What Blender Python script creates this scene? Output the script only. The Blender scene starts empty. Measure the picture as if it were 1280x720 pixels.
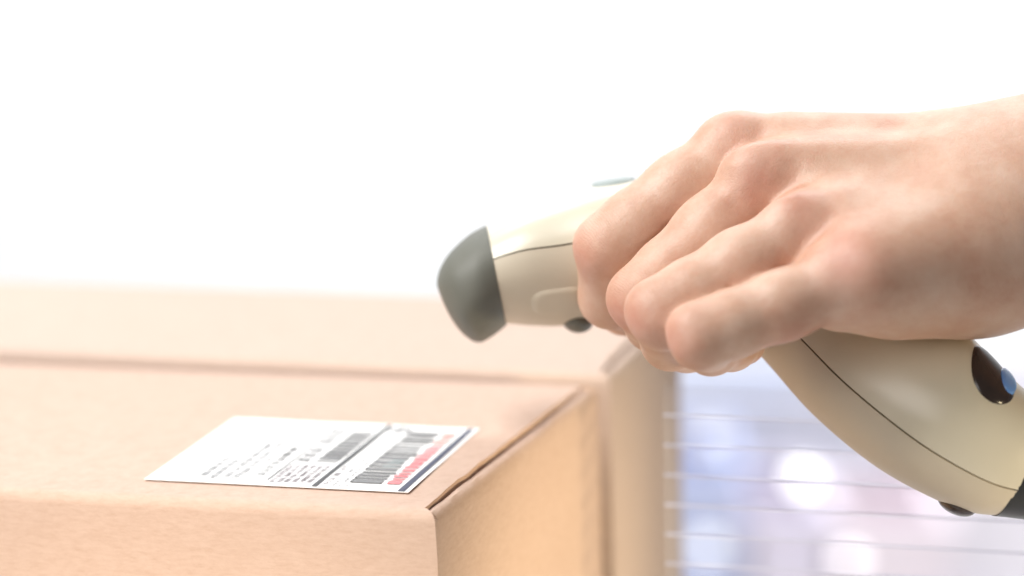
import bpy, bmesh, math, random
import numpy as np
from mathutils import Vector, Matrix

scn = bpy.context.scene
COL = scn.collection
R = math.radians
rng = random.Random(7)
MM = 0.001
TOP = 0.25                      # height of the parcel's top above the table

# ------------------------------------------------------------------ camera
F_PX, PITCH, ROLL = 3500.0, R(11.5), R(-1.5)     # focal length in 1280-wide pixels
CAM = Vector((0, 0, TOP + 0.195))
FWD = Vector((0, math.cos(PITCH), -math.sin(PITCH)))
UP0 = Vector((0, math.sin(PITCH), math.cos(PITCH)))
X0 = Vector((1, 0, 0))
RIGHT = X0 * math.cos(ROLL) + UP0 * math.sin(ROLL)
UPV = -X0 * math.sin(ROLL) + UP0 * math.cos(ROLL)
cd = bpy.data.cameras.new('camera')
cam = bpy.data.objects.new('camera', cd)
COL.objects.link(cam)
m = Matrix((RIGHT, UPV, -FWD)).transposed().to_4x4()
m.translation = CAM
cam.matrix_world = m
cd.sensor_width = 36
cd.lens = 36 * F_PX / 1280
cd.clip_start = 0.05
cd.clip_end = 100
cd.dof.use_dof = True
cd.dof.focus_distance = 0.718
cd.dof.aperture_fstop = 5.0
cd.dof.aperture_blades = 0
scn.camera = cam

# ------------------------------------------------------------------ world and lamps
w = bpy.data.worlds.new('World')
scn.world = w
w.use_nodes = True
w.node_tree.nodes['Background'].inputs[0].default_value = (0.95, 0.97, 1.0, 1)
w.node_tree.nodes['Background'].inputs[1].default_value = 0.155


def area(name, loc, target, size, power, color=(1, 1, 1), size_y=None):
    d = bpy.data.lights.new(name, 'AREA')
    d.energy = power
    d.color = color
    d.size = size
    if size_y:
        d.shape = 'RECTANGLE'
        d.size_y = size_y
    o = bpy.data.objects.new(name, d)
    COL.objects.link(o)
    o.location = loc
    o.rotation_euler = (Vector(target) - Vector(loc)).to_track_quat('-Z', 'Y').to_euler()
    return o


area('key_softbox', (-0.82, .60, 1.42), (0.0, 0.76, 0.28), 0.9, 28, (1, 0.985, 0.96), 0.8)
area('front_softbox', (-1.1, -0.5, 1.0), (0.0, 0.72, 0.25), 0.8, 8.0, (1, 0.97, 0.93))


def spot(name, loc, target, power, color, angle, soft=.12):
    sd = bpy.data.lights.new(name, 'SPOT')
    sd.energy = power
    sd.color = color
    sd.spot_size = R(angle)
    sd.spot_blend = .6
    sd.shadow_soft_size = soft
    so = bpy.data.objects.new(name, sd)
    COL.objects.link(so)
    so.location = loc
    so.rotation_euler = (Vector(target) - Vector(loc)).to_track_quat('-Z', 'Y').to_euler()


spot('added_front_fill', (-.75, -.75, .40), (-.10, .69, .175), 84, (1, .82, .62), 9.5, .06)  # added unseen spot that brightens the front face of the box
spot('added_side_fill', (.85, .10, .11), (.018, .765, .17), 58, (1, .82, .52), 14, .05)  # added unseen spot that warms the right faces of the boxes
area('added_bin_fill', (.55, 1.9, 1.6), (.35, 2.95, -.3), .8, 15, (.96, .97, 1.0))  # added unseen lamp that lifts the background bins
area('backdrop_lamp', (.05, 3.0, 2.6), (.1, 4.6, .1), 2.8, 148, (0.97, 0.98, 1.0), 1.0)

vs = scn.view_settings
vs.view_transform = 'Standard'
vs.look = 'None'
vs.exposure = 0.0
vs.gamma = 1.0
vs.use_curve_mapping = False
scn.cycles.use_denoising = True
scn.cycles.denoising_prefilter = 'ACCURATE'
scn.cycles.max_bounces = 10
scn.cycles.transmission_bounces = 8
scn.cycles.transparent_max_bounces = 16


# ------------------------------------------------------------------ helpers
def H(px, py, z=0.0, D0=706.0):
    """millimetres in the frame of the hand: x right, y up, z towards the viewer"""
    d = D0 - z
    return np.array(((px - 640) * d / F_PX, (360 - py) * d / F_PX, z))


REF = CAM + FWD * 0.706
BASIS = np.array((tuple(RIGHT), tuple(UPV), tuple(-FWD)))


def to_world(p):
    p = np.asarray(p, float)
    return p @ BASIS * MM + np.array(tuple(REF))


def at(px, py, depth):
    """a point in the room, metres, from a direction and its depth"""
    return CAM + FWD * depth + RIGHT * ((px - 640) * depth / F_PX) + UPV * ((360 - py) * depth / F_PX)


def link(name, me, mat=None, parent=None):
    o = bpy.data.objects.new(name, me)
    COL.objects.link(o)
    if mat is not None and not me.materials:
        me.materials.append(mat)
    if parent:
        o.parent = parent
    return o


def mesh(name, verts, faces, mat=None, parent=None, smooth=True):
    me = bpy.data.meshes.new(name)
    me.from_pydata([tuple(v) for v in verts], [], [tuple(f) for f in faces])
    bm = bmesh.new()
    bm.from_mesh(me)
    bmesh.ops.recalc_face_normals(bm, faces=bm.faces)
    bm.to_mesh(me)
    bm.free()
    if smooth:
        me.polygons.foreach_set('use_smooth', [True] * len(me.polygons))
        me.set_sharp_from_angle(angle=R(38))
    return link(name, me, mat, parent)


def empty(name, loc, label=None, cat=None, group=None, rz=0):
    o = bpy.data.objects.new(name, None)
    COL.objects.link(o)
    o.location = loc
    o.rotation_euler.z = rz
    o.empty_display_size = 0.02
    return tag(o, label, cat, group)


def tag(o, label=None, cat=None, group=None, kind=None):
    if label: o['label'] = label
    if cat: o['category'] = cat
    if group: o['group'] = group
    if kind: o['kind'] = kind
    return o


def box_bm(bm, lo, hi, bevel=0.0, seg=2):
    r = bmesh.ops.create_cube(bm, size=1.0)
    vsl = r['verts']
    for v in vsl:
        v.co = Vector([lo[i] + (v.co[i] + .5) * (hi[i] - lo[i]) for i in range(3)])
    if bevel:
        es = list({e for v in vsl for e in v.link_edges})
        bmesh.ops.bevel(bm, geom=es, offset=bevel, segments=seg, affect='EDGES', profile=.5)


def bm_obj(name, bm, mat, parent=None, smooth=False):
    me = bpy.data.meshes.new(name)
    bm.to_mesh(me)
    bm.free()
    if smooth:
        me.polygons.foreach_set('use_smooth', [True] * len(me.polygons))
    return link(name, me, mat, parent)


# ------------------------------------------------------------------ materials
class NT:
    def __init__(self, name):
        self.m = bpy.data.materials.new(name)
        self.m.use_nodes = True
        self.t = self.m.node_tree
        self.b = self.t.nodes['Principled BSDF']

    def n(self, typ, **kw):
        nd = self.t.nodes.new(typ)
        for k, v in kw.items():
            if k.startswith('i_'):
                nd.inputs[k[2:].replace('_', ' ')].default_value = v
            else:
                setattr(nd, k, v)
        return nd

    def l(self, a, b):
        self.t.links.new(a, b)

    def coords(self, scale=(1, 1, 1), rot=(0, 0, 0), kind='Object'):
        tc = self.n('ShaderNodeTexCoord')
        mp = self.n('ShaderNodeMapping')
        mp.inputs['Scale'].default_value = scale
        mp.inputs['Rotation'].default_value = rot
        self.l(tc.outputs[kind], mp.inputs['Vector'])
        return mp.outputs['Vector']

    def noise(self, vec, scale, detail=4, rough=.6):
        nd = self.n('ShaderNodeTexNoise')
        nd.inputs['Scale'].default_value = scale
        nd.inputs['Detail'].default_value = detail
        nd.inputs['Roughness'].default_value = rough
        self.l(vec, nd.inputs['Vector'])
        return nd.outputs['Fac']

    def ramp(self, fac, stops):
        nd = self.n('ShaderNodeValToRGB')
        el = nd.color_ramp.elements
        while len(el) < len(stops):
            el.new(.5)
        for e, (p, c) in zip(el, stops):
            e.position = p
            e.color = (*c, 1) if len(c) == 3 else c
        self.l(fac, nd.inputs['Fac'])
        return nd.outputs['Color']

    def mix(self, fac, a, b, mode='MIX'):
        nd = self.n('ShaderNodeMix', data_type='RGBA', blend_type=mode)
        for sock, v in ((nd.inputs['Factor'], fac), (nd.inputs['A'], a), (nd.inputs['B'], b)):
            if hasattr(v, 'is_output'):
                self.l(v, sock)
            elif isinstance(v, (int, float)):
                sock.default_value = v
            else:
                sock.default_value = (*v, 1)
        return nd.outputs['Result']

    def math(self, op, a, b=0.0):
        nd = self.n('ShaderNodeMath', operation=op)
        for i, v in enumerate((a, b)):
            if hasattr(v, 'is_output'):
                self.l(v, nd.inputs[i])
            else:
                nd.inputs[i].default_value = v
        return nd.outputs[0]

    def bump(self, h, dist, strength=1.0, normal=None):
        nd = self.n('ShaderNodeBump')
        nd.inputs['Distance'].default_value = dist
        nd.inputs['Strength'].default_value = strength
        self.l(h, nd.inputs['Height'])
        if normal is not None:
            self.l(normal, nd.inputs['Normal'])
        self.l(nd.outputs['Normal'], self.b.inputs['Normal'])
        return nd.outputs['Normal']

    def set(self, **kw):
        for k, v in kw.items():
            self.b.inputs[k.replace('_', ' ')].default_value = v
        return self


def cardboard(name, base, dark, light):
    t = NT(name)
    c = t.coords()
    fib = t.noise(t.coords((260, 260, 900)), 1.0, 6, .7)
    blot = t.noise(c, 22, 4, .6)
    fine = t.noise(c, 900, 3, .6)
    col = t.ramp(fib, [(.25, dark), (.5, base), (.8, light)])
    col2 = t.mix(t.math('MULTIPLY', blot, .45), col, light)
    col3 = t.mix(t.math('MULTIPLY', fine, .30), col2, dark)
    t.l(col3, t.b.inputs['Base Color'])
    t.set(Roughness=.9, Specular_IOR_Level=.15)
    n1 = t.bump(t.noise(c, 55, 2), .0012, .35)
    t.bump(t.math('ADD', fib, fine), .00010, .8, n1)
    return t.m


CARD = cardboard('brown_cardboard', (.61, .45, .365), (.53, .365, .28), (.685, .525, .44))
CARD2 = cardboard('pale_cardboard', (.60, .47, .395), (.54, .405, .33), (.66, .53, .455))
t = NT('raw_cardboard_edge')
t.l(t.ramp(t.noise(t.coords(), 700, 3), [(.3, (.16, .09, .045)), (.75, (.40, .26, .14))]), t.b.inputs['Base Color'])
t.set(Roughness=.95)
CARD_EDGE = t.m

t = NT('label_paper')
t.l(t.ramp(t.noise(t.coords(), 300, 3), [(.3, (.86, .86, .85)), (.7, (.89, .89, .885))]), t.b.inputs['Base Color'])
t.set(Roughness=.38, Specular_IOR_Level=.4)
t.bump(t.noise(t.coords(), 90, 2), .0003, .25)
PAPER = t.m


def ink(name, c, lo=None):
    t = NT(name)
    lo = lo or tuple(min(1, x * 1.35 + .03) for x in c)
    t.l(t.ramp(t.noise(t.coords(), 1600, 2), [(.35, c), (.75, lo)]), t.b.inputs['Base Color'])
    t.set(Roughness=.5)
    return t.m


INK = ink('black_ink', (.012, .012, .014), (.03, .03, .032))
INK_GREY = ink('grey_ink', (.14, .14, .145), (.21, .21, .215))
INK_PALE = ink('pale_grey_ink', (.25, .25, .265), (.34, .34, .35))
INK_MAUVE = ink('mauve_grey_ink', (.22, .18, .20), (.33, .29, .31))
INK_NAVY = ink('navy_ink', (.012, .016, .06), (.02, .026, .08))
INK_GLOW_RED = ink('red_scan_glow_ink', (.70, .17, .19), (.74, .26, .27))  # scanner's red laser glow, painted onto the barcode as ink
INK_GLOW_PINK = ink('pink_scan_glow_ink', (.80, .36, .32), (.84, .46, .40))
INK_TEAL = ink('pale_teal_ink', (.45, .62, .62), (.55, .70, .70))


def plastic(name, c, c2, rough, coat=0.0, grain=.00004, gscale=1400):
    t = NT(name)
    v = t.coords()
    t.l(t.ramp(t.noise(v, 35, 4), [(.3, c), (.7, c2)]), t.b.inputs['Base Color'])
    rr = t.n('ShaderNodeMapRange')
    rr.inputs['To Min'].default_value = rough - .05
    rr.inputs['To Max'].default_value = rough + .08
    t.l(t.noise(v, 120, 4), rr.inputs['Value'])
    t.l(rr.outputs['Result'], t.b.inputs['Roughness'])
    t.set(Coat_Weight=coat, Coat_Roughness=.25)
    t.bump(t.noise(v, gscale, 2), grain, .6)
    return t.m


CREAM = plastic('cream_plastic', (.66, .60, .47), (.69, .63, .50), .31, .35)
CREAM_SHADED = plastic('shaded_cream_plastic', (.60, .52, .40), (.63, .55, .43), .42)  # cream plastic darkened: shade of the underside put into the colour
RUBBER = plastic('grey_green_rubber', (.115, .118, .098), (.145, .146, .122), .55, 0, .00006, 900)
BLACK = plastic('black_plastic', (.012, .012, .012), (.02, .02, .02), .35)
SEAM = plastic('brown_seam', (.09, .055, .03), (.12, .075, .04), .8)
DARKBROWN = plastic('dark_brown_lens', (.028, .018, .016), (.04, .026, .022), .22)
BLUE = plastic('blue_lens', (.10, .27, .72), (.16, .36, .80), .2, .3)
GREYGREEN = plastic('grey_green_plastic', (.28, .33, .32), (.32, .37, .36), .4)

# skin --------------------------------------------------------------
t = NT('skin')
v = t.coords()
fl = t.n('ShaderNodeAttribute', attribute_name='flush_shade').outputs['Fac']
wr = t.n('ShaderNodeAttribute', attribute_name='wrinkle').outputs['Fac']
base = t.ramp(t.noise(v, 70, 5, .65), [(.30, (.575, .315, .215)), (.5, (.65, .405, .29)), (.70, (.71, .49, .375))])
spot = t.ramp(t.noise(v, 420, 3, .7), [(.52, (0, 0, 0)), (.72, (1, 1, 1))])
base = t.mix(t.math('MULTIPLY', spot, .16), base, (.60, .27, .19))
red = t.mix(t.math('MULTIPLY', fl, .66), base, (.60, .185, .145))
t.l(red, t.b.inputs['Base Color'])
t.set(Roughness=.43, Specular_IOR_Level=.5, Subsurface_Weight=.15, Subsurface_Scale=.0035)
t.b.inputs['Subsurface Radius'].default_value = (1.0, .36, .2)
vo = t.n('ShaderNodeTexVoronoi', feature='DISTANCE_TO_EDGE')
vo.inputs['Scale'].default_value = 950
wob = t.mix(.06, v, t.n('ShaderNodeTexNoise').outputs['Color'])
t.l(v, vo.inputs['Vector'])
cell = t.math('MINIMUM', vo.outputs['Distance'], .12)
n1 = t.bump(t.noise(v, 160, 4, .7), .0005, .30)
n2 = t.bump(cell, .0009, .32, n1)
fo = t.n('ShaderNodeAttribute', attribute_name='fold').outputs['Fac']
ph = t.math('ADD', t.math('MULTIPLY', fo, 4.4), t.math('MULTIPLY', t.noise(v, 260, 3), 9.0))
cr = t.math('POWER', t.math('ABSOLUTE', t.math('SINE', ph)), .45)
t.bump(t.math('MULTIPLY', cr, wr), .0004, .36, n2)
SKIN = t.m

t = NT('clear_acrylic')
t.set(Base_Color=(.80, .82, .90, 1), Roughness=.08, Alpha=.07, Specular_IOR_Level=.3)
ACRYLIC = t.m

t = NT('white_painted_wall')
t.l(t.ramp(t.noise(t.coords(), 3, 3), [(.3, (.80, .80, .80)), (.7, (.82, .82, .82))]), t.b.inputs['Base Color'])
t.set(Roughness=.9)
WALL = t.m
t = NT('pale_table_laminate')
t.l(t.ramp(t.noise(t.coords((4, 40, 4)), 6, 4), [(.3, (.62, .60, .57)), (.7, (.72, .70, .67))]), t.b.inputs['Base Color'])
t.set(Roughness=.5)
LAMINATE = t.m

# ------------------------------------------------------------------ setting
bm = bmesh.new()
box_bm(bm, (-5, 4.6, -1), (6, 4.75, 5))
tag(bm_obj('backdrop_wall', bm, WALL), kind='structure')
bm = bmesh.new()
box_bm(bm, (-5, -2, -.82), (6, 4.59, -.76))
tag(bm_obj('floor', bm, WALL), kind='structure')
bm = bmesh.new()
box_bm(bm, (-.75, .52, -.03), (.55, 1.04, -.0005), .004)
tag(bm_obj('table_top', bm, LAMINATE), kind='structure')


# ------------------------------------------------------------------ parcels
def parcel(name, label, cat, C, U, V, W, L, mat, torn, Hh=.25):
    """C right front top corner, U unit vector to the left, V unit vector to the back (metres)"""
    root = empty(name, (C[0], C[1], 0), label, cat)
    U = Vector((U[0], U[1], 0)).normalized()
    V = Vector((V[0], V[1], 0)).normalized()
    P = lambda u, vv, z: U * u + V * vv + Vector((0, 0, TOP + z))
    # bent sheet: front wall, top and back wall in one piece
    r, th = .0032, .0028
    prof = [(0, -Hh, 0.0)]
    for z in (-.17, -.09, -.03, -.012):
        prof.append((0, z, 0.0))
    for k in range(7):
        a = k / 6 * math.pi / 2
        prof.append((r - r * math.cos(a), -r + r * math.sin(a), .0003 + .0038 * (k / 6) ** 2))
    n = 40
    rr = random.Random(torn)
    for k in range(1, n):
        vv = r + (L - 2 * r) * k / n
        j = .0042 + rr.uniform(-.00022, .00022)
        x = (vv - r) / (L - 2 * r)
        j += .0007 * math.exp(-((x - .17) / .05) ** 2) + .0004 * math.exp(-((x - .32) / .03) ** 2)
        prof.append((vv, .0005 * math.sin(x * math.pi), j))
    for k in range(7):
        a = k / 6 * math.pi / 2
        prof.append((L - r + r * math.sin(a), -r + r * math.cos(a), .0003 + .0040 * (1 - k / 6) ** 2))
    prof.append((L, -Hh, 0.0))
    verts, faces = [], []
    cols = [None, .012, .06, W * .4, W]
    for (vv, z, e) in prof:
        for u in cols:
            verts.append(P(e if u is None else u, vv, z))
    # inner side
    m0 = len(verts)
    for i, (vv, z, e) in enumerate(prof):
        a = prof[max(0, i - 1)]; b = prof[min(len(prof) - 1, i + 1)]
        d = Vector((b[0] - a[0], b[1] - a[1])).normalized()
        nv, nz = d.y, -d.x
        for u in cols:
            verts.append(P(e if u is None else u, vv + nv * th, z + nz * th))
    nc = len(cols)
    for i in range(len(prof) - 1):
        for j in range(nc - 1):
            a = i * nc + j
            faces.append((a, a + 1, a + nc + 1, a + nc))
            a += m0
            faces.append((a, a + nc, a + nc + 1, a + 1))
        a = i * nc
        faces.append((a, a + nc, a + nc + m0, a + m0))
        a = i * nc + nc - 1
        faces.append((a, a + m0, a + nc + m0, a + nc))
    mesh('wrapped_panel', verts, faces, mat, root)
    # side wall, its top folded over into a rounded rim
    ver, fac = [], []
    pr = [(.0002, -Hh), (.0002, -.16), (.0002, -.06), (.0002, -.02), (.0002, -.006), (.0005, -.0034), (.0013, -.0018), (.0024, -.0011), (.0036, -.0012), (.0039, -.0020), (.0039, -.006), (.0034, -.006), (.0034, -Hh)]
    ns = 24
    for k in range(ns + 1):
        vv = .0031 + (L - .0062) * k / ns
        bow = .0006 * math.sin(k / ns * math.pi) + rr.uniform(-.0001, .0001)
        for (u, z) in pr:
            q = bow if z > -.05 else bow * .5
            ver.append(P(u - (q if u < .003 else 0), vv, z + (rr.uniform(-.00012, .00012) if -.004 < z else 0)))
    k2 = len(pr)
    for k in range(ns):
        for j in range(k2 - 1):
            a = k * k2 + j
            fac.append((a, a + 1, a + k2 + 1, a + k2))
    fac.append(tuple(range(k2)))
    fac.append(tuple(ns * k2 + i for i in range(k2)))
    mesh('side_panel', ver, fac, mat, root)
    # the inner flap one sees down in the gap
    bm = bmesh.new()
    box_bm(bm, (0, 0, 0), (1, 1, 1))
    for q in bm.verts:
        u, vv, z = q.co
        q.co = P(.0042 + u * .05, .006 + vv * (L - .012), -.0062 + z * .0022)
    bm_obj('inner_flap', bm, CARD_EDGE, root)
    bm = bmesh.new()
    box_bm(bm, (0, 0, 0), (1, 1, 1))
    for q in bm.verts:
        u, vv, z = q.co
        q.co = P(W - .004 + u * .003, .004 + vv * (L - .008), -Hh + z * (Hh - .004))
    bm_obj('end_panel', bm, mat, root)
    return root


C1 = (-.0206, .6786)
parcel('cardboard_box', 'front brown cardboard box with a white shipping label on its top', 'box',
       C1, (-115.2, 32.1), (43.4, 126.2), .42, .140, CARD, 3)
parcel('cardboard_box', 'blurred pale cardboard box standing directly behind the labelled box', 'box',
       (.0290, .8225), (-187.6, 56.0), (27.5, 104), .42, .1085, CARD2, 11)

# ------------------------------------------------------------------ shipping label
LO = Vector((-.0985, .7149))
ANG = R(-15.7)
LU = Vector((math.cos(ANG), math.sin(ANG)))
LV = Vector((-math.sin(ANG), math.cos(ANG)))
LW, LH = .0732, .0668
lab = empty('shipping_label', (LO.x, LO.y, TOP + .00055), 'white shipping label with black lines and a barcode with painted red scanner glow lying on the front box', 'label', rz=ANG)
bm = bmesh.new()
nx, ny = 24, 20
grid = {}
for s_ in (0, 1):
    for i in range(nx + 1):
        for j in range(ny + 1):
            x, y = LW * i / nx, LH * j / ny
            cx = min(i, nx - i) / nx * 2; cy = min(j, ny - j) / ny * 2
            lift = .0002 * math.sin(i * .55) * math.sin(j * .4) + 0
            grid[s_, i, j] = bm.verts.new((x, y, lift * .5 + (.00012 if s_ else 0)))
for s_ in (0, 1):
    for i in range(nx):
        for j in range(ny):
            q = [grid[s_, i, j], grid[s_, i + 1, j], grid[s_, i + 1, j + 1], grid[s_, i, j + 1]]
            bm.faces.new(q if s_ else q[::-1])
edge = [(i, 0) for i in range(nx)] + [(nx, j) for j in range(ny)] + [(i, ny) for i in range(nx, 0, -1)] + [(0, j) for j in range(ny, 0, -1)]
for a, b in zip(edge, edge[1:] + edge[:1]):
    bm.faces.new((grid[0, a[0], a[1]], grid[0, b[0], b[1]], grid[1, b[0], b[1]], grid[1, a[0], a[1]]))
bm_obj('paper', bm, PAPER, lab)
LZ = .00027


def print_rects(name, rects, mat, parent=lab, kind=None):
    """flat print: (x0, x1, y0, y1) rectangles in millimetres on the paper"""
    vs_, fs = [], []
    for (a, b, c, d) in rects:
        k = len(vs_)
        vs_ += [(a * MM, c * MM, LZ), (b * MM, c * MM, LZ), (b * MM, d * MM, LZ), (a * MM, d * MM, LZ)]
        fs.append((k, k + 1, k + 2, k + 3))
    o = mesh(name, vs_, fs, mat, parent, False)
    if kind: o['kind'] = kind
    return o


print_rects('ruled_line', [(46.4, 47.9, 1.0, 65.8)], INK)
print_rects('ruled_line', [(70.1, 71.9, .6, 65.5)], INK_NAVY)
print_rects('ruled_line', [(32.6, 33.1, 5, 63)], INK_GREY)


def texty(x0, x1, y0, y1, seed, word=(2.2, 5), gap=1.1, fill=.62):
    """unreadable fine print: strokes of one line whose letters climb towards the back"""
    q = random.Random(seed)
    out, y = [], y0
    while y < y1:
        wl = q.uniform(*word)
        e = min(y1, y + wl)
        yy = y
        while yy < e - .15:
            lw = q.uniform(.28, .5)
            k = q.random()
            h = x1 - x0
            if k < fill:
                out.append((x0, x1, yy, yy + lw * .95))
            if k > .3:
                f = q.choice((0, .42, .8))
                out.append((x0 + h * f, x0 + h * (f + .2), yy, yy + lw * 1.5))
            yy += lw * 1.75
        y = e + gap
    return out


def bars(x0, x1, y0, y1, seed, lo=.35, hi=1.5):
    q = random.Random(seed)
    out, y = [], y0
    while y < y1 - .3:
        b = min(q.choice((lo, lo, lo * 1.5, hi * .7, hi)), y1 - y)
        out.append((x0, x1, y, y + b))
        y += b + q.choice((lo * .8, lo, lo * 1.4))
    return out


# sender lines, pale, at the left
rl = []
for i, (x, a, b) in enumerate(((13.5, 6, 26), (16.6, 4, 22), (19.8, 6, 42), (22.6, 5, 46))):
    rl += texty(x, x + 1.9, a, b, 20 + i, fill=.8)
print_rects('fine_print', rl, INK_PALE)
print_rects('fine_print', texty(28.0, 30.2, 9, 38, 31, fill=.95) + texty(25.4, 26.8, 22, 31, 33), INK_GREY)
# bold routing letters and the small barcode beside them
print_rects('bold_letters', texty(34.0, 37.4, 24, 40, 41, (3, 4), 1.6, .85) + texty(34.0, 37.0, 43, 60, 43, (3, 4), 1.8, .7), INK_GREY)
print_rects('small_barcode', bars(39.2, 45.4, 24.5, 58, 51, 1.0, 2.6), INK_GREY)
# dense block of fine print
rl = []
for i in range(6):
    rl += texty(33.8 + i * 2.0, 35.2 + i * 2.0, 3.0 + .25 * i, 20.5, 80 + i, (3, 7), .7, .9)
print_rects('fine_print', rl, INK_MAUVE)
# fine print between the black line and the barcode
rl = texty(48.6, 50.2, 3, 26, 61)
rl2 = []
for i, x in enumerate((51.4, 53.2, 55.0)):
    rl2 += texty(x, x + .8, 2.5, 60 - 4 * i, 70 + i)
print_rects('fine_print', rl, INK_MAUVE)
print_rects('fine_print', rl2, INK_PALE)
print_rects('small_logo', [(48.8, 53.6, 61.5, 62.2), (50.0, 54.6, 58.6, 59.4), (48.4, 49.0, 58.6, 64), (50.6, 51.2, 59, 64.6), (53.8, 54.5, 60, 63.5), (51.0, 53, 63.4, 64.2)], INK_GREY)
# main barcode: grey bars; scanner's red glow painted as bars towards the navy line
B = bars(55.0, 69.6, 6.5, 60.5, 94, 1.2, 3.2)
print_rects('barcode', [(a, 63.6 + .35 * math.sin(i * 1.7), c, d) for i, (a, b, c, d) in enumerate(B) if i % 5 != 3], INK_GREY)
print_rects('barcode_wide_bar', [(a + .4, 64.6, c, d) for i, (a, b, c, d) in enumerate(B) if i % 5 == 3], INK)
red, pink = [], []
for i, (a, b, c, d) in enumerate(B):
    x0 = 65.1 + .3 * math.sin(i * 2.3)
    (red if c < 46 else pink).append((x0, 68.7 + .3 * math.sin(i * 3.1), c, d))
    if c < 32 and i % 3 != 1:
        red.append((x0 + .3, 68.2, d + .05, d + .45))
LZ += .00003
print_rects('scan_glow_red_bar', red, INK_GLOW_RED)
print_rects('scan_glow_pink_bar', pink, INK_GLOW_PINK)
print_rects('barcode_teal_bar', [(59, 63, 26.2, 26.6), (59.5, 63, 28.9, 29.4), (59, 62.6, 22.6, 23)], INK_TEAL)

# ------------------------------------------------------------------ hand (one continuous surface)
GR = 0.8
lo = np.array((4., -40., -84.)); hi = np.array((300., 84., 48.))
dims = np.ceil((hi - lo) / GR).astype(int) + 1
ax = [(lo[i] + GR * np.arange(dims[i])).astype(np.float32) for i in range(3)]
FAR = np.float32(25.)


def field():
    return np.full(dims, FAR, np.float32)


def smin(a, b, k):
    if k <= 0:
        return np.minimum(a, b)
    h = np.maximum(k - np.abs(a - b), 0) / k
    return np.minimum(a, b) - h * h * k * np.float32(.25)


def region(pmin, pmax, pad=18):
    sl = []
    for i in range(3):
        a = int(max(0, math.floor((pmin[i] - pad - lo[i]) / GR)))
        b = int(min(dims[i], math.ceil((pmax[i] + pad - lo[i]) / GR) + 1))
        sl.append(slice(a, max(a + 1, b)))
    return tuple(sl)


def capsule(F, a, b, ra, rb, k=4.0, sub=False):
    a = np.asarray(a, np.float32); b = np.asarray(b, np.float32)
    rm = max(ra, rb)
    sl = region(np.minimum(a, b) - rm, np.maximum(a, b) + rm)
    X, Y, Z = np.meshgrid(ax[0][sl[0]], ax[1][sl[1]], ax[2][sl[2]], indexing='ij', sparse=True)
    ab = b - a
    L2 = float(ab @ ab) + 1e-6
    tt = np.clip(((X - a[0]) * ab[0] + (Y - a[1]) * ab[1] + (Z - a[2]) * ab[2]) / L2, 0, 1)
    d = np.sqrt((X - a[0] - tt * ab[0]) ** 2 + (Y - a[1] - tt * ab[1]) ** 2 + (Z - a[2] - tt * ab[2]) ** 2) - (ra + (rb - ra) * tt)
    if sub:
        F[sl] = -smin(-F[sl], d, k)
    else:
        F[sl] = smin(F[sl], d, k)


def chain(F, pts, k=3.0):
    for (p, ra), (q_, rb) in zip(pts, pts[1:]):
        capsule(F, p, q_, ra, rb, k)


def lerp(a, b, t_):
    return np.asarray(a) * (1 - t_) + np.asarray(b) * t_


# joints: knuckle, middle joint, end joint, tip
J = {
    'index': [H(925, 192, -31), H(765, 309, -30), H(763, 371, -40), H(796, 388, -60)],
    'middle': [H(958, 232, -14), H(807, 374, -12), H(818, 402, -33), H(850, 410, -52)],
    'ring': [H(1006, 290, 4), H(829, 391, 7), H(839, 425, -11), H(872, 432, -35)],
    'pinky': [H(1058, 352, 17), H(877, 419, 20), H(889, 436, 1), H(930, 430, -21)],
}
RAD = {'index': (10.7, 10.4, 9.7, 8.6, 8.1, 6.8), 'middle': (10.5, 9.9, 9.1, 8.4, 7.6, 6.8),
       'ring': (9.8, 9.2, 8.6, 8.0, 7.4, 6.5), 'pinky': (8.8, 8.0, 7.6, 7.1, 6.3, 5.6)}
WR = {'index': H(1236, 212, -22), 'middle': H(1240, 240, -12), 'ring': H(1240, 280, -4), 'pinky': H(1232, 318, 2)}
body = field()
for k_, (a, r1) in {'index': (J['index'][0], 10.6), 'middle': (J['middle'][0], 10.0), 'ring': (J['ring'][0], 10.8), 'pinky': (J['pinky'][0], 9.8)}.items():
    capsule(body, lerp(a, WR[k_], .20), WR[k_], r1, 13.0, 13.0)
# palm, heel and ball of the thumb
capsule(body, H(1000, 262, -22), H(1190, 290, -14), 15, 17, 10)
capsule(body, H(1078, 344, 18), H(1225, 316, 3), 8.6, 13, 12)
capsule(body, H(1045, 362, 9), H(1190, 342, 2), 9.5, 13.0, 8)
capsule(body, H(1120, 356, 4), H(1230, 340, -4), 11.5, 13.5, 8)
capsule(body, H(1180, 240, -34), H(1060, 250, -46), 13, 11, 9)
# thumb on the far side
chain(body, [(H(1060, 250, -46), 11), (H(960, 292, -66), 9.0), (H(890, 322, -74), 8.4), (H(850, 338, -76), 7.0)], 4)
# wrist and forearm
capsule(body, H(1225, 245, -18), H(1560, 165, -22), 20.5, 29, 10)
capsule(body, H(1225, 300, -6), H(1560, 236, -14), 20.5, 29, 10)
# knuckle heads, extensor tendons and a vein
UPN = np.array((-.12, .80, .55)); UPN /= np.linalg.norm(UPN)
for k_, up, rr_ in (('index', .4, 8.8), ('middle', 1.7, 8.9), ('ring', .8, 8.4), ('pinky', .4, 7.6)):
    p = J[k_][0] + UPN * up
    capsule(body, p, p + np.array((-3., 1., 0)), rr_, rr_, 4)
    wpt = WR[k_] + UPN * 7.5
    if k_ in ('middle', 'index'):
        capsule(body, p + UPN * 6.4 + np.array((4., 0, 0)), wpt + UPN * 2.0, 2.0, 1.8, 8)
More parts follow.
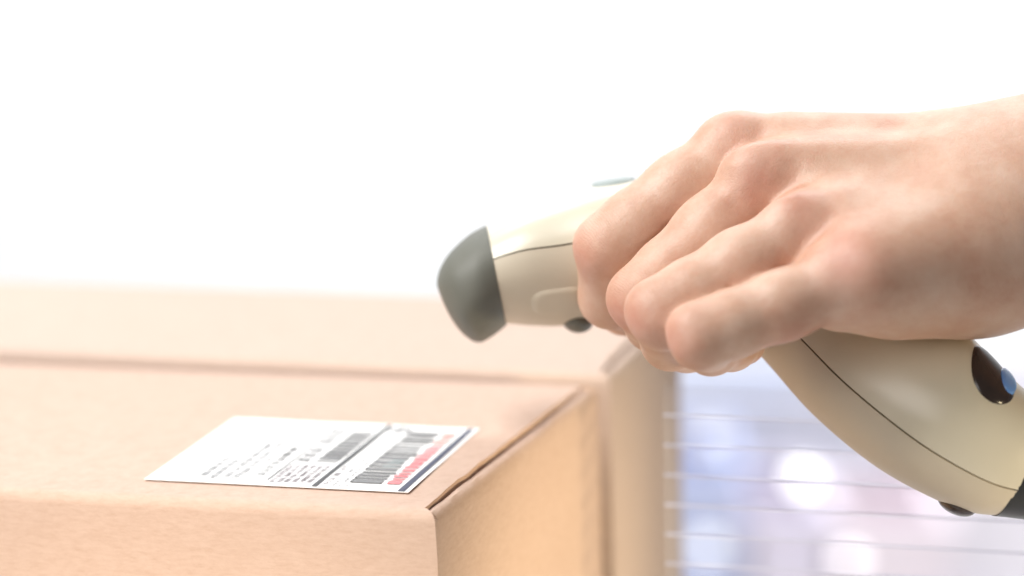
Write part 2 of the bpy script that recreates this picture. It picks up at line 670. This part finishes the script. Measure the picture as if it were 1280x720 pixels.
# hollows between the knuckles
UPH = UPN * 1.0
for a_, b_, dep in (('index', 'middle', 10.6),):
    mid = (J[a_][0] + J[b_][0]) / 2
    capsule(body, mid + UPH * (dep + 5.4) + np.array((-8., -4., 0)), mid + UPH * (dep + 8.4) + np.array((14., 0, 0)), 4.0, 3.2, 6, True)
hand_f = None
for k_ in ('index', 'middle', 'ring', 'pinky'):
    f = field()
    a, p, d_, tp = J[k_]
    r0, rm1, rp0, rp, rd, rt = RAD[k_]
    chain(f, [(a, r0), (lerp(a, p, .45), rm1), (lerp(a, p, .80), rp0), (p, rp)], 5)
    chain(f, [(p, rp * .985), (lerp(p, d_, .5), rp * .90), (d_, rd)], 4)
    chain(f, [(d_, rd), (lerp(d_, tp, .6), rd * .96), (tp, rt)], 3)
    # the knobbly bone of the middle joint, two little creases over it
    back = (p - lerp(a, d_, .5)); back /= np.linalg.norm(back)
    side = np.cross(p - a, d_ - p); side /= np.linalg.norm(side)
    capsule(f, p + back * 2.3 - side * 2.4, p + back * 2.3 + side * 2.4, rp * .72, rp * .72, 4)
    g = smin(body, f, np.float32(3.6))
    hand_f = g if hand_f is None else smin(hand_f, g, np.float32(.9))

# the clefts between neighbouring fingers, from the web to the middle joints
for a_, b_ in (('index', 'middle'), ('middle', 'ring'), ('ring', 'pinky')):
    pts = []
    for t_ in (.30, .5, .75, 1.0):
        A_, B_ = lerp(J[a_][0], J[a_][1], t_), lerp(J[b_][0], J[b_][1], t_)
        ra, rb = RAD[a_][0 if t_ < .4 else 1 if t_ < .6 else 2], RAD[b_][0 if t_ < .4 else 1 if t_ < .6 else 2]
        dv = B_ - A_
        c_ = A_ + dv * (ra / (ra + rb))
        nv = np.array((.1, .35, .93)); nv -= dv * (nv @ dv) / (dv @ dv); nv /= np.linalg.norm(nv)
        pts.append(c_ + nv * (2.2 if t_ < .4 else .8))
    for i_ in range(3):
        capsule(hand_f, pts[i_], pts[i_ + 1], (.5, 1.4, 1.8)[i_], (1.4, 1.8, 1.8)[i_], 1.8, True)
capsule(hand_f, H(918, 250, 2.5), H(972, 228, 4.5), 4.4, 3.4, 4, True)


def surface_nets(D):
    ins = D < 0
    c = np.zeros(tuple(s - 1 for s in D.shape), np.int8)
    corners = [(i, j, k) for i in (0, 1) for j in (0, 1) for k in (0, 1)]
    for (i, j, k) in corners:
        c += ins[i:i + c.shape[0], j:j + c.shape[1], k:k + c.shape[2]]
    act = np.argwhere((c > 0) & (c < 8))
    vals = np.stack([D[act[:, 0] + i, act[:, 1] + j, act[:, 2] + k] for (i, j, k) in corners], 1)
    pos = np.zeros((len(act), 3)); cnt = np.zeros(len(act))
    for e0 in range(8):
        for e1 in range(e0 + 1, 8):
            p0, p1 = np.array(corners[e0]), np.array(corners[e1])
            if np.abs(p0 - p1).sum() != 1:
                continue
            a, b = vals[:, e0], vals[:, e1]
            mk = (a < 0) != (b < 0)
            tt = np.where(mk, a / np.where(mk, a - b, 1), 0)
            pos += mk[:, None] * (p0 + tt[:, None] * (p1 - p0))
            cnt += mk
    pos = pos / cnt[:, None] + act
    idx = np.full(c.shape, -1, np.int64)
    idx[tuple(act.T)] = np.arange(len(act))
    faces = []
    for axn in range(3):
        u, v_ = [q_ for q_ in range(3) if q_ != axn]
        sl0 = [slice(None)] * 3; sl1 = [slice(None)] * 3
        sl0[axn] = slice(0, -1); sl1[axn] = slice(1, None)
        e = np.argwhere(ins[tuple(sl0)] != ins[tuple(sl1)])
        e = e[(e[:, u] > 0) & (e[:, v_] > 0) & (e[:, u] < c.shape[u]) & (e[:, v_] < c.shape[v_])]
        qd = []
        for du, dv in ((0, 0), (1, 0), (1, 1), (0, 1)):
            s = e.copy(); s[:, u] -= du; s[:, v_] -= dv
            qd.append(idx[tuple(s.T)])
        qd = np.stack(qd, 1)
        fl_ = ins[tuple(e.T)]
        if axn == 1:
            fl_ = ~fl_
        qd = np.where(fl_[:, None], qd, qd[:, ::-1])
        faces.append(qd)
    return pos * GR + lo, np.concatenate(faces)


PV, PF = surface_nets(hand_f)
# ease the stair steps of the grid
e = np.concatenate([PF[:, [0, 1]], PF[:, [1, 2]], PF[:, [2, 3]], PF[:, [3, 0]]])
e = np.concatenate([e, e[:, ::-1]])
deg = np.bincount(e[:, 0], minlength=len(PV)).astype(float)[:, None]
for lam in (.5, -.52, .5, -.52, .4):
    acc = np.stack([np.bincount(e[:, 0], weights=PV[e[:, 1], q_], minlength=len(PV)) for q_ in range(3)], 1)
    PV = PV + lam * (acc / deg - PV)


def blob(c_, r_, s_=1.0):
    return s_ * np.exp(-((PV - c_) ** 2).sum(1) / (r_ * r_))


flush_shade = np.zeros(len(PV)); wrk = np.zeros(len(PV)); fold = np.zeros(len(PV)); fw = np.full(len(PV), 1e-6)
for k_ in J:
    a, p, d_, tp = J[k_]
    rp = RAD[k_][3]
    axd = (p - a) / np.linalg.norm(p - a)
    back = p - lerp(a, d_, .5); back /= np.linalg.norm(back)
    dors = UPN - axd * (UPN @ axd); dors /= np.linalg.norm(dors)
    c_ = p + dors * rp * .8 - axd * 1.0
    flush_shade += blob(p + back * rp * .9, 6.5, .6) + blob(a + UPN * 8 + np.array((0, -1, 2.)), 8, .35)
    flush_shade += blob(lerp(a, p, .4) - UPN * 5 + np.array((0, -3, 5.)), 9, .25)
    wv_ = blob(c_, 6.0, 1.0)
    wrk += wv_ + blob(a + UPN * 9, 7, .15)
    fold += wv_ * ((PV - p) @ axd); fw += wv_
fold /= fw
flush_shade += blob(H(935, 236, 2), 7, .5) + blob(H(1065, 330, 24), 8, .35) + blob(H(968, 335, 6), 6, .7)  # also paints the shade of the knuckle hollow and finger cleft in red
flush_shade = np.clip(flush_shade, 0, 1); wrk = np.clip(wrk, 0, 1)
hand_loc = Vector(to_world(H(1225, 300, -10)))
WV = to_world(PV) - np.array(tuple(hand_loc))
me = bpy.data.meshes.new('hand')
me.vertices.add(len(WV)); me.vertices.foreach_set('co', WV.astype(np.float32).ravel())
me.loops.add(PF.size); me.loops.foreach_set('vertex_index', PF.astype(np.int32).ravel())
me.polygons.add(len(PF))
me.polygons.foreach_set('loop_start', np.arange(0, PF.size, 4, dtype=np.int32))
me.polygons.foreach_set('use_smooth', np.ones(len(PF), bool))
me.update(calc_edges=True)
me.validate()
for nm, arr in (('flush_shade', flush_shade), ('wrinkle', wrk), ('fold', fold)):
    at_ = me.attributes.new(nm, 'FLOAT', 'POINT')
    at_.data.foreach_set('value', arr.astype(np.float32))
hand = link('hand', me, SKIN)
hand.location = hand_loc
tag(hand, 'bare hand with folded fingers reaching in from the right and gripping the scanner', 'hand')

# ------------------------------------------------------------------ barcode scanner
scan_loc = Vector(to_world(H(940, 430, -40)))
SC = empty('barcode_scanner', scan_loc, 'cream handheld barcode scanner with grey nose, held by the hand over the label', 'scanner')
# stations: upper outline, lower outline, distance, half depth, squareness, seam angle in degrees from the top
ST = [
    (590, 292, 617, 415, -66, 24.5, 2.2, 75),
    (607, 283, 632, 405, -66, 26, 2.2, 75),
    (650, 262, 662, 407, -65, 26.5, 2.2, 76),
    (700, 245, 705, 407, -64, 26, 2.2, 79),
    (758, 228, 752, 396, -62, 25, 2.2, 82),
    (830, 226, 815, 366, -58, 22, 2.3, 90),
    (915, 262, 880, 378, -46, 20, 2.2, 98),
    (1010, 322, 948, 442, -36, 19, 2.1, 106),
    (1105, 366, 1015, 517, -26, 20, 2.1, 113),
    (1192, 403, 1090, 580, -18, 22, 2.1, 118),
    (1222, 430, 1160, 620, -15, 22.5, 2.15, 119),
    (1272, 480, 1212, 640, -14, 21.5, 2.2, 117),
    (1322, 520, 1262, 644, -14, 19, 2.3, 115),
]


def loft(ST_):
    A = np.array([np.concatenate((H(s[0], s[1], s[4]), H(s[2], s[3], s[4]), s[5:])) for s in ST_])

    def ev(s):
        i = int(min(max(math.floor(s), 0), len(A) - 2)); f_ = s - i
        p0, p1, p2, p3 = A[max(i - 1, 0)], A[i], A[i + 1], A[min(i + 2, len(A) - 1)]
        return .5 * (2 * p1 + (p2 - p0) * f_ + (2 * p0 - 5 * p1 + 4 * p2 - p3) * f_ ** 2 + (3 * p1 - p0 - 3 * p2 + p3) * f_ ** 3)

    def surf(s, th, sc=1.0):
        q_ = ev(s)
        T, B_ = q_[:3], q_[3:6]
        b, n, = q_[6], q_[7]
        c, a = (T + B_) / 2, (T - B_) / 2
        cs, sn = math.cos(th), math.sin(th)
        x = math.copysign(abs(cs) ** (2 / n), cs); z = math.copysign(abs(sn) ** (2 / n), sn)
        return c + a * x * sc + np.array((0, 0, 1.)) * b * z * sc

    return ev, surf


ev, surf = loft(ST)
TW = lambda pts: to_world(np.array(pts)) - np.array(tuple(scan_loc))


def shell(name, th_fn, mat, s0, s1, ns=90, nt=44, closed=False, sc=1.0, sf=None, lip=True, parent=None, caps=False):
    sf = sf or surf
    vs_, fs = [], []
    for i in range(ns + 1):
        s = s0 + (s1 - s0) * i / ns
        t0, t1 = th_fn(s)
        row = []
        for j in range(nt + (0 if closed else 1)):
            row.append(sf(s, t0 + (t1 - t0) * j / nt, sc))
        if lip:
            row = [sf(s, t0, sc * .93), sf(s, t0, sc * .985)] + row + [sf(s, t1, sc * .985), sf(s, t1, sc * .93)]
        vs_ += row
    m_ = len(row)
    for i in range(ns):
        for j in range(m_ if closed else m_ - 1):
            a, b = i * m_ + j, i * m_ + (j + 1) % m_
            fs.append((a, b, b + m_, a + m_))
    if caps:
        for i in (0, ns):
            c = np.mean(vs_[i * m_:(i + 1) * m_], axis=0)
            vs_.append(c)
            k = len(vs_) - 1
            for j in range(m_):
                a, b = i * m_ + j, i * m_ + (j + 1) % m_
                fs.append((a, b, k))
    return mesh(name, TW(vs_), fs, mat, parent or SC)


G = .013
SEND = len(ST) - 1
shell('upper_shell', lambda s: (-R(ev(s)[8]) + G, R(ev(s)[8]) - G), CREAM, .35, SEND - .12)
shell('lower_shell', lambda s: (R(ev(s)[8]) + G, 2 * math.pi - R(ev(s)[8]) - G), CREAM_SHADED, .35, SEND - .12)
shell('seam', lambda s: (0, 2 * math.pi), SEAM, .3, SEND - .1, closed=True, sc=.968, lip=False, caps=True)
NOSE = [
    (546, 356, 549, 364, -66, 5, 2.2), (547, 346, 558, 386, -66, 15, 2.3), (551, 334, 571, 408, -66, 20.5, 2.4),
    (560, 319, 586, 423, -66, 24.5, 2.5), (574, 304, 600, 428, -66, 26.3, 2.4), (590, 291, 616, 420, -66, 26.9, 2.3), (608, 281.5, 633, 406.5, -66, 26.3, 2.25)]
evn, surfn = loft([s + (0,) for s in NOSE])
shell('nose_cap', lambda s: (0, 2 * math.pi), RUBBER, 0, len(NOSE) - 1, 40, 64, True, 1.0, surfn, False, caps=True)
CAP = [(1288, 492, 1240, 644.5, -14, 20.3, 2.3), (1304, 506, 1256, 646, -14, 20.2, 2.3), (1345, 545, 1290, 650, -14, 19, 2.3), (1362, 570, 1315, 652, -14, 16, 2.3), (1368, 590, 1332, 648, -14, 11, 2.2)]
evc, surfc = loft([s + (0,) for s in CAP])
shell('end_cap', lambda s: (0, 2 * math.pi), BLACK, 0, len(CAP) - 1, 20, 48, True, 1.0, surfc, False, caps=True)


def patch(name, s0, th0, ds, dth, lift, mat, parent=None, n=2.0, rings=7, seg=40, flat=True, sink=.4):
    """a raised oval pad that follows the shell"""
    vs_, fs = [], []
    prm = [(r / rings) for r in range(rings + 1)] + [1.03]
    for ri, r in enumerate(prm):
        for k in range(seg):
            a = k / seg * 2 * math.pi
            cx = math.copysign(abs(math.cos(a)) ** (2 / n), math.cos(a)); cy = math.copysign(abs(math.sin(a)) ** (2 / n), math.sin(a))
            s, th = s0 + ds * r * cx, th0 + dth * r * cy
            p = surf(s, th)
            nn = np.cross(surf(s, th + .02) - surf(s, th - .02), surf(s + .02, th) - surf(s - .02, th))
            nn /= np.linalg.norm(nn) + 1e-9
            c = (ev(s)[:3] + ev(s)[3:6]) / 2
            if nn @ (p - c) < 0: nn = -nn
            h = lift * math.sqrt(max(0, 1 - r ** (6 if flat else 2))) if ri <= rings else -sink
            vs_.append(p + nn * h)
    for i in range(len(prm) - 1):
        for k in range(seg):
            a, b = i * seg + k, i * seg + (k + 1) % seg
            fs.append((a, b, b + seg, a + seg))
    return mesh(name, TW(vs_), fs, mat, parent or SC)


ob = patch('oval_button', 10.22, R(41), .58, R(26), .7, DARKBROWN)
patch('blue_lens', 10.62, R(34), .20, R(16), 1.25, BLUE, parent=ob)
patch('side_pad', 2.80, R(127), .70, R(15), .8, CREAM_SHADED, n=3)
patch('top_button', 4.1, R(6), .42, R(17), .8, GREYGREEN, n=3)


def ellipsoid(name, c, rad, mat, rot=0):
    bm = bmesh.new()
    bmesh.ops.create_uvsphere(bm, u_segments=32, v_segments=20, radius=1)
    cr, sr = math.cos(rot), math.sin(rot)
    pts = []
    for q_ in bm.verts:
        x, y, z = q_.co
        x, y = x * rad[0], y * rad[1]
        pts.append(np.array(c) + np.array((x * cr - y * sr, x * sr + y * cr, z * rad[2])))
    for q_, p in zip(bm.verts, TW(pts)):
        q_.co = p
    return bm_obj(name, bm, mat, SC, True)


ellipsoid('trigger', H(722, 402, -60), (4.2, 3.1, 9), RUBBER, R(-8))
ellipsoid('trigger', H(905, 436, -22), (7.4, 4.2, 8), RUBBER, R(12))['label'] = 'dark oval standing in for shade under the little finger'  # dark oval added in place of the shade below the little finger
ellipsoid('rubber_foot', H(1196, 629, -14), (5.2, 3.0, 7), DARKBROWN, R(-24))

# ------------------------------------------------------------------ added clear panel imitating the background streaks at the right
PO = at(828, 482, .795)
PU = Vector((115.2, -32.1, 0)).normalized()
pan = empty('streak_panel', (PO.x, PO.y, 0), 'added clear strip panel imitating the background streaks to the right of the rear box', 'panel', rz=math.atan2(PU.y, PU.x))
top_z = PO.z
hs = .0088
nst = int(top_z / hs)
strip_me = None
for i in range(nst):
    if strip_me is None:
        bm = bmesh.new()
        box_bm(bm, (0, 0, 0), (.19, .0014, hs - .0001), .00022, 1)
        o = bm_obj('strip', bm, ACRYLIC, pan)
        strip_me = o.data
    else:
        o = link('strip', strip_me, None, pan)
    o.location = (0, rng.uniform(-.0002, .0002), top_z - hs * (i + 1))
    o.rotation_euler.y = rng.uniform(-.002, .002)
jm = None
for i in range(1, nst):
    if jm is None:
        bm = bmesh.new()
        box_bm(bm, (0, -.0001, -.0001), (.19, .0015, .0001))
        o = bm_obj('joint', bm, plastic('grey_lilac_streak', (.54, .55, .70), (.60, .61, .75), .5), pan)  # lilac lines of the background streaks, drawn as joints
        jm = o.data
    else:
        o = link('joint', jm, None, pan)
    o.location = (0, 0, top_z - hs * i)
    o.rotation_euler.y = rng.uniform(-.004, .004)
bm = bmesh.new()
box_bm(bm, (0, -.02, 0), (.19, .024, top_z - hs * nst - .0002), .0004)
bm_obj('base', bm, ACRYLIC, pan)

# ------------------------------------------------------------------ out-of-focus bins and bulbs far behind
def bin_(px0, px1, py, depth, c, label, hgt=.34):
    t_ = plastic('bin_plastic', c, tuple(x * 1.08 for x in c), .5)
    a, b = at(px0, py, depth), at(px1, py, depth)
    wdt = b.x - a.x
    root = empty('storage_bin', ((a.x + b.x) / 2, a.y, a.z - hgt), label, 'bin')
    bm = bmesh.new()
    w2 = wdt / 2
    for (x0, x1, y0, y1) in ((-w2, w2, 0, .006), (-w2, w2, .194, .2), (-w2, -w2 + .006, .006, .194), (w2 - .006, w2, .006, .194)):
        box_bm(bm, (x0, y0, .006), (x1, y1, hgt - .02))
    box_bm(bm, (-w2, 0, 0), (w2, .2, .006))
    bm_obj('body', bm, t_, root)
    bm = bmesh.new()
    for (x0, x1, y0, y1) in ((-w2 - .008, w2 + .008, -.008, .01), (-w2 - .008, w2 + .008, .19, .208), (-w2 - .008, -w2 + .01, .01, .19), (w2 - .01, w2 + .008, .01, .19)):
        box_bm(bm, (x0, y0, hgt - .02), (x1, y1, hgt), .003)
    bm_obj('rim', bm, t_, root)
    return root


D1 = 2.9
bin_(700, 925, 592, D1, (.44, .52, .80), 'blurred slate blue bin far behind the boxes')
bin_(940, 1035, 640, D1, (.74, .69, .85), 'blurred lavender bin between the blue and the pink bin')
bin_(1050, 1190, 655, D1, (.90, .80, .88), 'blurred pale pink bin below the scanner handle')
bin_(690, 1120, 500, D1 + .3, (.76, .79, .90), 'large pale blue grey bin behind the blue and lavender bins', .5)
bin_(1130, 1420, 520, D1 + .3, (.90, .87, .93), 'large whitish lilac bin behind the pink bin', .5)
bm = bmesh.new()
shz = at(900, 592, D1).z - .34
box_bm(bm, (-.6, D1 - .15, shz - .03), (1.2, D1 + .75, shz - .001), .004)
bm_obj('shelf_board', bm, WALL)
sb = bpy.data.objects['shelf_board']
tag(sb, kind='structure')


def lamp(px, py, power, c, label, rad=.0098):
    p = at(px, py, D1 - .35)
    root = empty('light_bulb', p, label, 'lamp', 'small lit bulbs hanging out of focus in the background')
    t_ = NT('lit_bulb')
    t_.set(Base_Color=(.9, .9, .9, 1), Emission_Color=(*c, 1), Emission_Strength=power)
    bm = bmesh.new()
    bmesh.ops.create_uvsphere(bm, u_segments=24, v_segments=14, radius=rad)
    bm_obj('bulb', bm, t_.m, root, True)
    bm = bmesh.new()
    bmesh.ops.create_cone(bm, cap_ends=True, segments=16, radius1=rad * .45, radius2=rad * .3, depth=.008)
    bmesh.ops.translate(bm, verts=bm.verts, vec=(0, 0, rad + .003))
    bm_obj('socket', bm, WALL, root)
    bm = bmesh.new()
    bmesh.ops.create_cone(bm, cap_ends=True, segments=6, radius1=.0008, radius2=.0008, depth=1.6)
    bmesh.ops.translate(bm, verts=bm.verts, vec=(0, 0, rad + .807))
    bm_obj('cord', bm, WALL, root)


lamp(1003, 597, 3.4, (1, 1, .97), 'brightest white bulb glowing beside the scanner handle')
lamp(888, 682, 1.2, (.9, .96, 1), 'dim bluish bulb in front of the blue bin')
lamp(886, 548, .8, (.95, .98, 1), 'faint bulb below the little finger near the panel top')
lamp(1062, 700, 2.2, (1, .92, .98), 'pinkish bulb in front of the pink bin')
